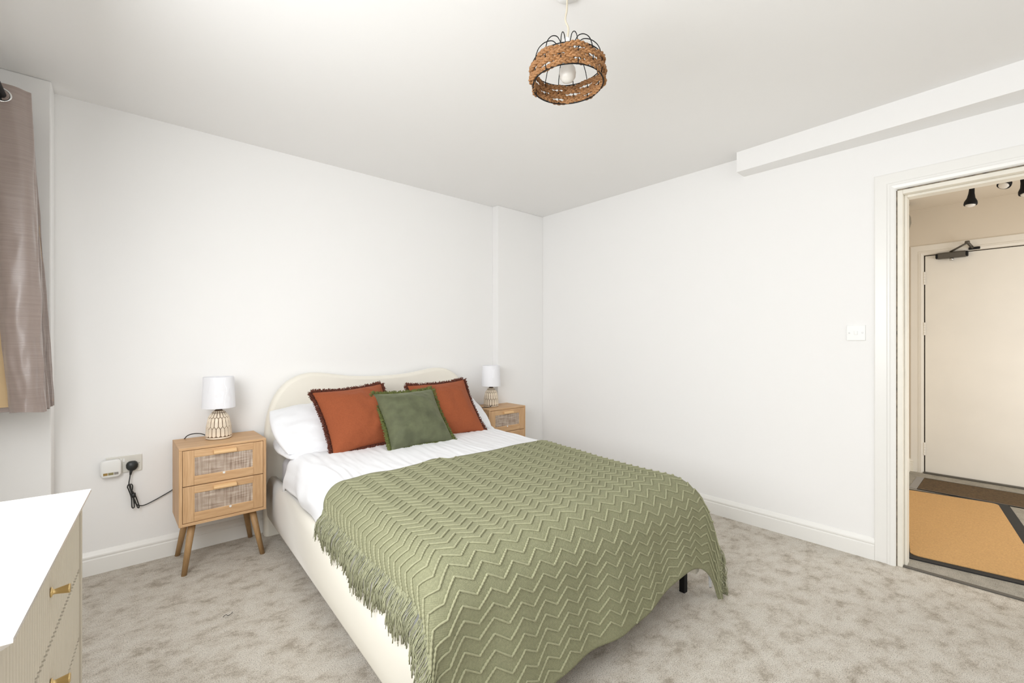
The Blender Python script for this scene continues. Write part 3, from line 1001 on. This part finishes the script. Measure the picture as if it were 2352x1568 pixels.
tw = tag(empty('throw_blanket', (BC[0], BC[1], 0), BR), 'sage green zigzag knitted throw with fringed sides across the foot of the bed', 'throw')
bm = BM(); grid(bm, 190, 150, lambda u, v: throw_pt(TAL + u * (TAR - TAL), TB0 + v * (TB1 - TB0)))
uvl = bm.loops.layers.uv.new('UVMap')
bm.verts.index_update()
for f in bm.faces:
    for lp_ in f.loops:
        i_, j_ = divmod(lp_.vert.index, 151)
        lp_[uvl].uv = (TAL + i_ / 190 * (TAR - TAL), TB0 + j_ / 150 * (TB1 - TB0))
kc = obj('knitted_cloth', bm, 'throw', tw, True)
so_ = kc.modifiers.new('thick', 'SOLIDIFY'); so_.thickness = 0.005; so_.offset = -1

ROW, PER, AMP = 0.0400, 0.102, 0.0170


def tri(x):
    x = x % 1.0
    return 4 * x - 1 if x < 0.5 else 3 - 4 * x


def normal_at(a, b):
    e = 0.004
    p = throw_pt(a, b)
    n = (throw_pt(a + e, b) - p).cross(throw_pt(a, b + e) - p)
    n.normalize()
    return -n if n.z < 0 and abs(n.z) > 0.3 else n


def outward(p, n):
    c = Vector((0, -1.5, 0.2))
    return n if n.dot(p - c) > 0 else -n


nrows = int((TB1 - TB0) / ROW) + 1
for i in range(nrows):
    b0 = TB0 + 0.016 + i * ROW
    runs, cur = [], []
    NS = 960
    flat = []
    for k in range(NS + 1):
        a = TAL + (TAR - TAL) * k / NS
        b = b0 + AMP * tri((a + 0.02) / PER) - 0.048 * a
        if TB0 + 0.004 < b < TB1 - 0.004:
            p = throw_pt(a, b)
            cur.append((p + outward(p, normal_at(a, b)) * 0.0018, ((a + 0.02) / PER) % 1.0 >= 0.5))
        elif cur:
            runs.append(cur); cur = []
    if cur: runs.append(cur)
    runs = [max(runs, key=len)] if runs else []
    bm = BM()
    for rn in runs:
        if len(rn) > 2:
            ph = random.random() * 6
            tube(bm, [q[0] for q in rn], lambda k: (0.0022 + 0.0024 * abs(math.sin(k * 0.72 + ph)) ** 0.8 if rn[k][1] else 0.0031 + 0.0003 * math.sin(k * 0.72)) + 0.0003 * math.sin(k * 0.13 + ph), 6)
    if len(bm.verts):
        obj('ridge', bm, 'throw_ridge', tw, True)
    else:
        bm.free()


def fringe_strand(bm, root, out, length, r):
    """root on the hem, out is the outward horizontal direction"""
    n = 7
    side = Vector((-out.y, out.x, 0))
    s1, s2, w = random.gauss(0, 0.10), random.uniform(-6, 6), random.uniform(0.001, 0.006)
    o1 = random.uniform(0.0, 0.010)
    pts = []
    for k in range(n + 1):
        t = k / n
        push = 0.030 * sstep(0.0, 0.55, t) + o1 * t
        pts.append(root + out * push + side * (s1 * length * t + w * math.sin(s2 + t * 9)) + Vector((0, 0, -length * t)))
    tube(bm, pts, r, 4)


for aE, nm in ((TAL, -1), (TAR, 1)):
    bm = BM()
    n = 720
    for k in range(n):
        b = TB0 + 0.004 + (TB1 - TB0 - 0.008) * (k + random.uniform(-0.5, 0.5)) / n
        b = max(TB0 + 0.002, min(TB1 - 0.002, b))
        p = throw_pt(aE - nm * 0.002, b)
        c = int(b / 0.022)
        rnd = random.Random(c * 7 + nm)
        L = (0.105 + rnd.uniform(-0.02, 0.03)) * random.uniform(0.8, 1.08)
        L = min(L, p.z - 0.006)
        if L < 0.02: continue
        root = p + Vector((0, rnd.uniform(-0.004, 0.004), 0.004))
        fringe_strand(bm, root, Vector((nm, 0, 0)), L, random.choice((0.0009, 0.0011, 0.0013, 0.0018)))
    fr = obj('fringe', bm, 'throw_fringe', tw, True); fr['kind'] = 'stuff'


# ------------------------------------------------------------------ pillows and cushions
def pillow_mesh(w, h, t, corner, seed, nu=44, wr=0.006, ex=0.55):
    """cushion in the x (width), z (height) plane, thickness along y"""
    bm = BM()

    def shape(s, q, side):
        x = s * w / 2 * (1 - corner * (1 - q * q) ** 1.0 * 0.9)
        z = q * h / 2 * (1 - corner * (1 - s * s) ** 1.0 * 0.9)
        e = max(0.0, (1 - s ** 4) * (1 - q ** 4)) ** ex
        puff = 0.55 + 0.45 * max(0, (1 - s * s) * (1 - q * q))
        y = t / 2 * e * puff
        wk = wr * e * (nz(s * 1.1, q, 2.6, seed) + 0.6 * nz(s, q * 1.2, 5.5, seed + 3) + 0.5 * math.sin(7 * (abs(s) - abs(q)) + 3 * nz(s, q, 2, seed)) * (s * s * q * q) ** 0.5)
        y += wk if side > 0 else wk * 0.7
        return (x, -y if side > 0 else y, z)
    gs = []
    for side in (1, -1):
        g = [[None] * (nu + 1) for _ in range(nu + 1)]
        for i in range(nu + 1):
            for j in range(nu + 1):
                s, q = math.sin((2 * i / nu - 1) * PI / 2), math.sin((2 * j / nu - 1) * PI / 2)
                if side < 0 and (i in (0, nu) or j in (0, nu)):
                    g[i][j] = gs[0][i][j]
                else:
                    g[i][j] = bm.verts.new(shape(s, q, side))
        gs.append(g)
        for i in range(nu):
            for j in range(nu):
                bm.faces.new((g[i][j], g[i + 1][j], g[i + 1][j + 1], g[i][j + 1]))
    return bm, shape


def pose(o, loc, lean, rollz=0.0, yaw=0.0):
    o.matrix_basis = Matrix.Translation(loc) @ Matrix.Rotation(yaw, 4, 'Z') @ Matrix.Rotation(-lean, 4, 'X') @ Matrix.Rotation(-rollz, 4, 'Y')


R_ = math.radians
for nm, loc, lean, ro, yw, size, lab in (
        ('pillow', (1.035, 2.865, 0.575), 86, 0, -2, (0.62, 0.42, 0.125), 'flat white pillow lowest in the stack next to the nearer lamp'),
        ('pillow', (1.020, 2.865, 0.690), 60, 3, -1, (0.63, 0.40, 0.165), 'white pillow propped on another behind the nearer rust cushion'),
        ('pillow', (1.825, 2.830, 0.575), 86, 0, -3, (0.62, 0.42, 0.120), 'flat white pillow lowest in the stack next to the further lamp'),
        ('pillow', (1.835, 2.835, 0.680), 60, -2, -3, (0.60, 0.40, 0.155), 'white pillow propped behind the rust cushion nearest the room corner')):
    bm, _ = pillow_mesh(*size, -0.11, loc[0] * 9 + loc[2] * 31, 46, 0.013, 0.42)
    p = obj(nm, bm, 'linen', None, True); pose(p, loc, R_(lean), R_(ro), R_(yw))
    tag(p, lab, 'pillow', 'white pillows at the headboard')


def cushion(mc, mf, size, t, loc, lean, ro, yw, seed, label, corner=0.10, cat='cushion', fl=0.021):
    e = tag(empty('cushion'), label, cat, 'scatter cushions on the bed')
    bm, shp = pillow_mesh(size[0], size[1], t, corner, seed, 50, 0.009)
    obj('cover', bm, mc, e, True)
    bm = BM()
    n = 190
    for side in range(4):
        for k in range(n):
            q = -1 + 2 * (k + random.random()) / n
            s = (1, q, -1, q)[side]; qq = (q, 1, q, -1)[side]
            p = Vector(shp(s, qq, 1)); p.y = 0
            d = Vector(((1, 0, -1, 0)[side], 0, (0, 1, 0, -1)[side]))
            tg = Vector((d.z, 0, d.x))
            L = fl * random.uniform(0.7, 1.15)
            for rep in range(3):
                y = random.uniform(-0.006, 0.006)
                w = random.uniform(-0.5, 0.5)
                tube(bm, [p + Vector((0, y, 0)) - d * 0.003, p + d * L * 0.55 + tg * w * L * 0.35 + Vector((0, y * 1.6, 0)), p + d * L + tg * w * L + Vector((0, y * 2.2 + random.uniform(-0.003, 0.003), 0))], lambda i: (0.0017, 0.0022, 0.0014)[i], 4)
    f = obj('fringe', bm, mf, e, True); f['kind'] = 'stuff'
    pose(e, loc, R_(lean), R_(ro), R_(yw))
    return e


cushion('rust', 'rust_fringe', (0.455, 0.440), 0.230, (1.122, 2.700, 0.742), 39, 4.0, 0, 2.0, 'rust cotton cushion with brown fringe nearest the wall socket')
cushion('rust', 'rust_fringe', (0.465, 0.440), 0.230, (1.735, 2.665, 0.738), 37, 3.0, -5, 9.0, 'rust cotton cushion with brown fringe nearest the room corner')
cushion('green_velvet', 'green_fringe', (0.425, 0.420), 0.21, (1.410, 2.545, 0.725), 42, 1.0, -3, 5.0, 'olive green velvet cushion in front of the two rust cushions')


# ------------------------------------------------------------------ pendant light
PX, PY = 1.200, 1.062
pd = tag(empty('pendant_light', (PX, PY, H)), 'pendant light with black wire dome shade wrapped in braided straw', 'pendant light')
bm = BM(); lathe(bm, [(0.042, 0.0), (0.042, -0.007), (0.034, -0.014), (0.014, -0.019), (0.006, -0.022)], 32); obj('ceiling_rose', bm, 'white_plastic', pd, True)
bm = BM(); tube(bm, smoothpath([(0, 0, -0.02), (-0.001, 0.001, -0.06), (-0.005, 0.004, -0.095), (0.003, -0.003, -0.125), (0.002, -0.001, -0.15), (0.0, 0, -0.178)], 6), 0.0034, 8); obj('cord', bm, 'cord', pd, True)
shd = empty('shade'); shd.parent = pd; shd.location = (0.0, 0, -0.183)
vdir = Vector((math.cos(YAW), math.sin(YAW), 0))
shd.rotation_euler = Matrix.Rotation(math.radians(-0.8), 4, vdir).to_euler()
WP = [(0.1240, -0.144), (0.1275, -0.116), (0.1270, -0.088), (0.1220, -0.062), (0.1120, -0.038), (0.0950, -0.018), (0.0760, -0.005), (0.0570, 0.000), (0.0420, -0.008), (0.0330, -0.020), (0.0290, -0.034)]
wpts = smoothpath([(r, 0, z) for r, z in WP], 4)
bm = BM(); tube(bm, wpts, 0.0016, 6)
w0 = obj('wire', bm, 'black_metal', shd, True)
NW = 14
for k in range(NW):
    rot = (0, 0, 2 * PI * k / NW + 0.1)
    if k == 0: w0.rotation_euler = rot
    else: again(w0, shd, None, rot)
for r, z, th_ in ((0.1240, -0.144, 0.0021), (0.1255, -0.073, 0.0018), (0.0290, -0.034, 0.0032)):
    bm = BM(); tube(bm, [(r * math.cos(2 * PI * k / 72), r * math.sin(2 * PI * k / 72), z) for k in range(72)], th_, 6, True); obj('ring', bm, 'black_metal', shd, True)


def wire_r(z):
    for (r0, z0), (r1, z1) in zip(WP, WP[1:]):
        if z0 <= z <= z1:
            return r0 + (r1 - r0) * (z - z0) / (z1 - z0)
    return WP[0][0]


for row in range(4):
    zc = -0.1355 + row * 0.0178
    bm = BM()
    np_, per = 15, 22
    for st in range(3):
        pts = []
        for k in range(np_ * per):
            th_ = 2 * PI * k / (np_ * per)
            ph = 2 * PI * k / per + 2 * PI * st / 3
            weave = 0.0055 * math.cos(NW / 2 * (th_ - 0.1) + PI * row)
            z = zc + 0.0054 * math.sin(ph) + 0.0016 * math.sin(th_ * 5 + row * 2)
            r = wire_r(zc) + weave + 0.0026 * math.sin(2 * ph) + 0.0012 * math.sin(th_ * 17 + st)
            pts.append((r * math.cos(th_), r * math.sin(th_), z))
        tube(bm, pts, lambda k: 0.0042 + 0.0004 * math.sin(k * 0.9 + st), 7, True)
    obj('braid', bm, 'straw', shd, True)
bm = BM(); lathe(bm, [(0.011, 0.022), (0.014, 0.014), (0.0165, 0.0), (0.0165, -0.036), (0.0195, -0.038), (0.0195, -0.052), (0.015, -0.056)], 24); obj('lamp_holder', bm, 'white_plastic', shd, True)
bm = BM(); lathe(bm, [(0.013, -0.054), (0.0145, -0.064), (0.021, -0.075), (0.0275, -0.087), (0.0298, -0.101), (0.0275, -0.116), (0.0205, -0.127), (0.010, -0.132), (0.001, -0.133)], 32); obj('bulb', bm, 'bulb', shd, True)


# ------------------------------------------------------------------ curtain
ct = tag(empty('curtain', (0, 0, 0)), 'mushroom satin eyelet curtain with tan lining hanging beside the pier', 'curtain')
CT0, CB0 = 2.270, 0.906


def curtain_plan(t):
    """serpentine plan of the gathered curtain; t runs from the leading edge to the wall end"""
    # (x_top, x_bottom, y)
    K = [(-0.440, -0.331, 2.806), (-0.400, -0.305, 2.776), (-0.330, -0.270, 2.768), (-0.292, -0.245, 2.788), (-0.281, -0.236, 2.800), (-0.295, -0.246, 2.812), (-0.38, -0.32, 2.824), (-0.455, -0.44, 2.836), (-0.468, -0.46, 2.848),
         (-0.44, -0.40, 2.862), (-0.38, -0.29, 2.874), (-0.305, -0.242, 2.890), (-0.298, -0.233, 2.900), (-0.315, -0.246, 2.910), (-0.40, -0.34, 2.922), (-0.465, -0.455, 2.934), (-0.468, -0.46, 2.945), (-0.42, -0.36, 2.955),
         (-0.325, -0.247, 2.966), (-0.305, -0.228, 2.975), (-0.305, -0.225, 2.984), (-0.38, -0.30, 2.995), (-0.46, -0.45, 3.005)]
    return K


K = curtain_plan(0)
topc = smoothpath([(k[0], k[2], 0) for k in K], 7)
botc = smoothpath([(k[1], k[2] - 0.0, 0) for k in K], 7)


def cur(off):
    def fn(u, v):
        i = min(int(u * (len(topc) - 1) + 0.5), len(topc) - 1)
        a, b = topc[i], botc[i]
        s = v ** 0.9
        # the leading face swings back at mid height
        p = a.lerp(b, s)
        if 0 < i < len(topc) - 1:
            tg = (topc[i + 1] - topc[i - 1]).normalized()
        else:
            tg = (topc[1] - topc[0]).normalized() if i == 0 else (topc[-1] - topc[-2]).normalized()
        nrm = Vector((-tg.y, tg.x, 0))
        lead = max(0.0, 1 - u / 0.17)
        bulge = 0.006 * nz(u * 9, v * 3.0, 2.0, 6.6) + 0.006 * nz(u * 22, v * 7.0, 2.0, 2.6) * v
        hem = 0.0
        p = p + nrm * (off + bulge)
        return (p.x + 0.010 * lead * math.sin(v * 5 + 0.5), p.y - 0.012 * math.sin(PI * v) * lead, CT0 + (CB0 - CT0) * v + 0.004 * math.sin(u * 30) * v)
    return fn


bm = BM(); grid(bm, len(topc) - 1, 70, cur(-0.002)); obj('fabric', bm, 'curtain', ct, True)
bm = BM(); grid(bm, len(topc) - 1, 66, lambda u, v: cur(0.0035)(u, v * 0.985)); obj('lining', bm, 'lining', ct, True)
for y in (2.7715, 2.835, 2.868):
    bm = BM(); tube(bm, [(0.0255 * math.cos(2 * PI * k / 32), 0.0, 0.0255 * math.sin(2 * PI * k / 32)) for k in range(32)], 0.0052, 8, True)
    obj('eyelet', bm, 'chrome', ct, True, (-0.357, y - 0.004, 2.222))
    bm = BM(); lathe(bm, [(0.0225, -0.0012), (0.0225, 0.0012)], 28); obj('eyelet_opening', bm, 'gap', ct, False, (-0.357, y - 0.006, 2.222), (PI / 2, 0, 0))
cp = tag(empty('curtain_pole', (-0.357, 0.2, 2.222)), 'black curtain pole above the window', 'curtain pole')
bm = BM(); tube(bm, [(0, -0.5, 0), (0, 2.82, 0)], 0.0135, 16); obj('pole', bm, 'black_metal', cp, True)
for y in (-0.45, 2.815):
    bm = BM(); tube(bm, [(-0.142, y, 0), (0.0, y, 0)], 0.006, 8); obj('bracket', bm, 'black_metal', cp, True)


# ------------------------------------------------------------------ dresser
DRZ = math.radians(-3.8)
# local frame: x = 0 at the front face of the top, y = 0 at the far corner, running toward the camera as -y
ds = tag(empty('dresser', (-0.054, 1.687, 0), DRZ), 'taupe fluted chest of drawers with a white top and brass knobs', 'dresser')
DL, DD, DT = 0.786, 0.368, 0.800
tp = [(-0.004, DT), (0.0, DT - 0.003), (0.0, DT - 0.007), (-0.011, DT - 0.019), (-DD + 0.011, DT - 0.019), (-DD, DT - 0.007), (-DD, DT)]
bm = BM()
v0 = [(-DD, -DL), (0, -DL), (0, 0), (-DD, 0)]
lv = [(0.0, DT), (0.0, DT - 0.0065), (0.013, DT - 0.019)]
rings = []
for ins, z in lv:
    rings.append([bm.verts.new((x + (ins if x < -0.1 else -ins), y + (ins if y < -0.1 else -ins), z)) for x, y in v0])
bm.faces.new(rings[0])
for a, b in zip(rings, rings[1:]):
    for i in range(4):
        bm.faces.new((a[i], a[(i + 1) % 4], b[(i + 1) % 4], b[i]))
bm.faces.new(rings[-1])
obj('top_board', bm, 'dresser_top', ds)
X0 = -0.016
for y0 in (-0.016 - 0.018, -DL + 0.016):
    boxobj('side_panel', (-DD + 0.014, y0, 0.06), (X0, y0 + 0.018, DT - 0.019), 'dresser', ds, 0.001)
boxobj('back_panel', (-DD + 0.014, -DL + 0.035, 0.08), (-DD + 0.020, -0.035, DT - 0.02), 'dresser', ds)
boxobj('bottom_panel', (-DD + 0.021, -DL + 0.035, 0.06), (X0 - 0.004, -0.035, 0.078), 'dresser', ds)
boxobj('shadow_gap', (X0 - 0.030, -DL + 0.0345, 0.08), (X0 - 0.026, -0.0345, DT - 0.0195), 'gap', ds)
for x in (-0.05, -DD + 0.05):
    for y in (-0.05, -DL + 0.05):
        bm = BM(); lathe(bm, [(0.012, 0.0), (0.017, 0.06)], 16); obj('foot', bm, 'brass', ds, True, (x, y, 0))
ya, yb = -DL + 0.0365, -0.0365
for z0, z1 in ((0.604, 0.778), (0.424, 0.593), (0.244, 0.413), (0.084, 0.233)):
    dr = empty('drawer'); dr.parent = ds; dr.location = (X0 - 0.003, 0, z0)
    n = 40
    bm = BM()
    pts = [(-0.020, ya), ]
    pitch = (yb - ya) / n
    fl = []
    for k in range(n):
        for q in range(6):
            t = q / 6
            fl.append((-0.0095 if q == 0 else -0.0095 * (1 - abs(math.sin(PI * (0.12 + 0.88 * t))) ** 0.6), ya + (k + (t if q != 1 else 0.22)) * pitch))
    fl.append((-0.0090, yb))
    poly = [(-0.020, ya)] + fl + [(-0.020, yb)]
    prism(bm, poly, lambda x, y: (x, y, 0), lambda x, y: (x, y, z1 - z0), True)
    obj('fluted_front', bm, 'dresser', dr)
    kn = empty('knob'); kn.parent = dr; kn.location = (0, (ya + yb) / 2 - 0.015, (z1 - z0) * 0.56)
    bm = BM(); lathe(bm, [(0.0095, 0.0), (0.0095, 0.0016), (0.006, 0.003), (0.0048, 0.005), (0.0060, 0.012), (0.0088, 0.0255), (0.0093, 0.0275), (0.0075, 0.0285)], 28)
    k_ = obj('knob_body', bm, 'brass', kn, True, None, (0, PI / 2, 0))
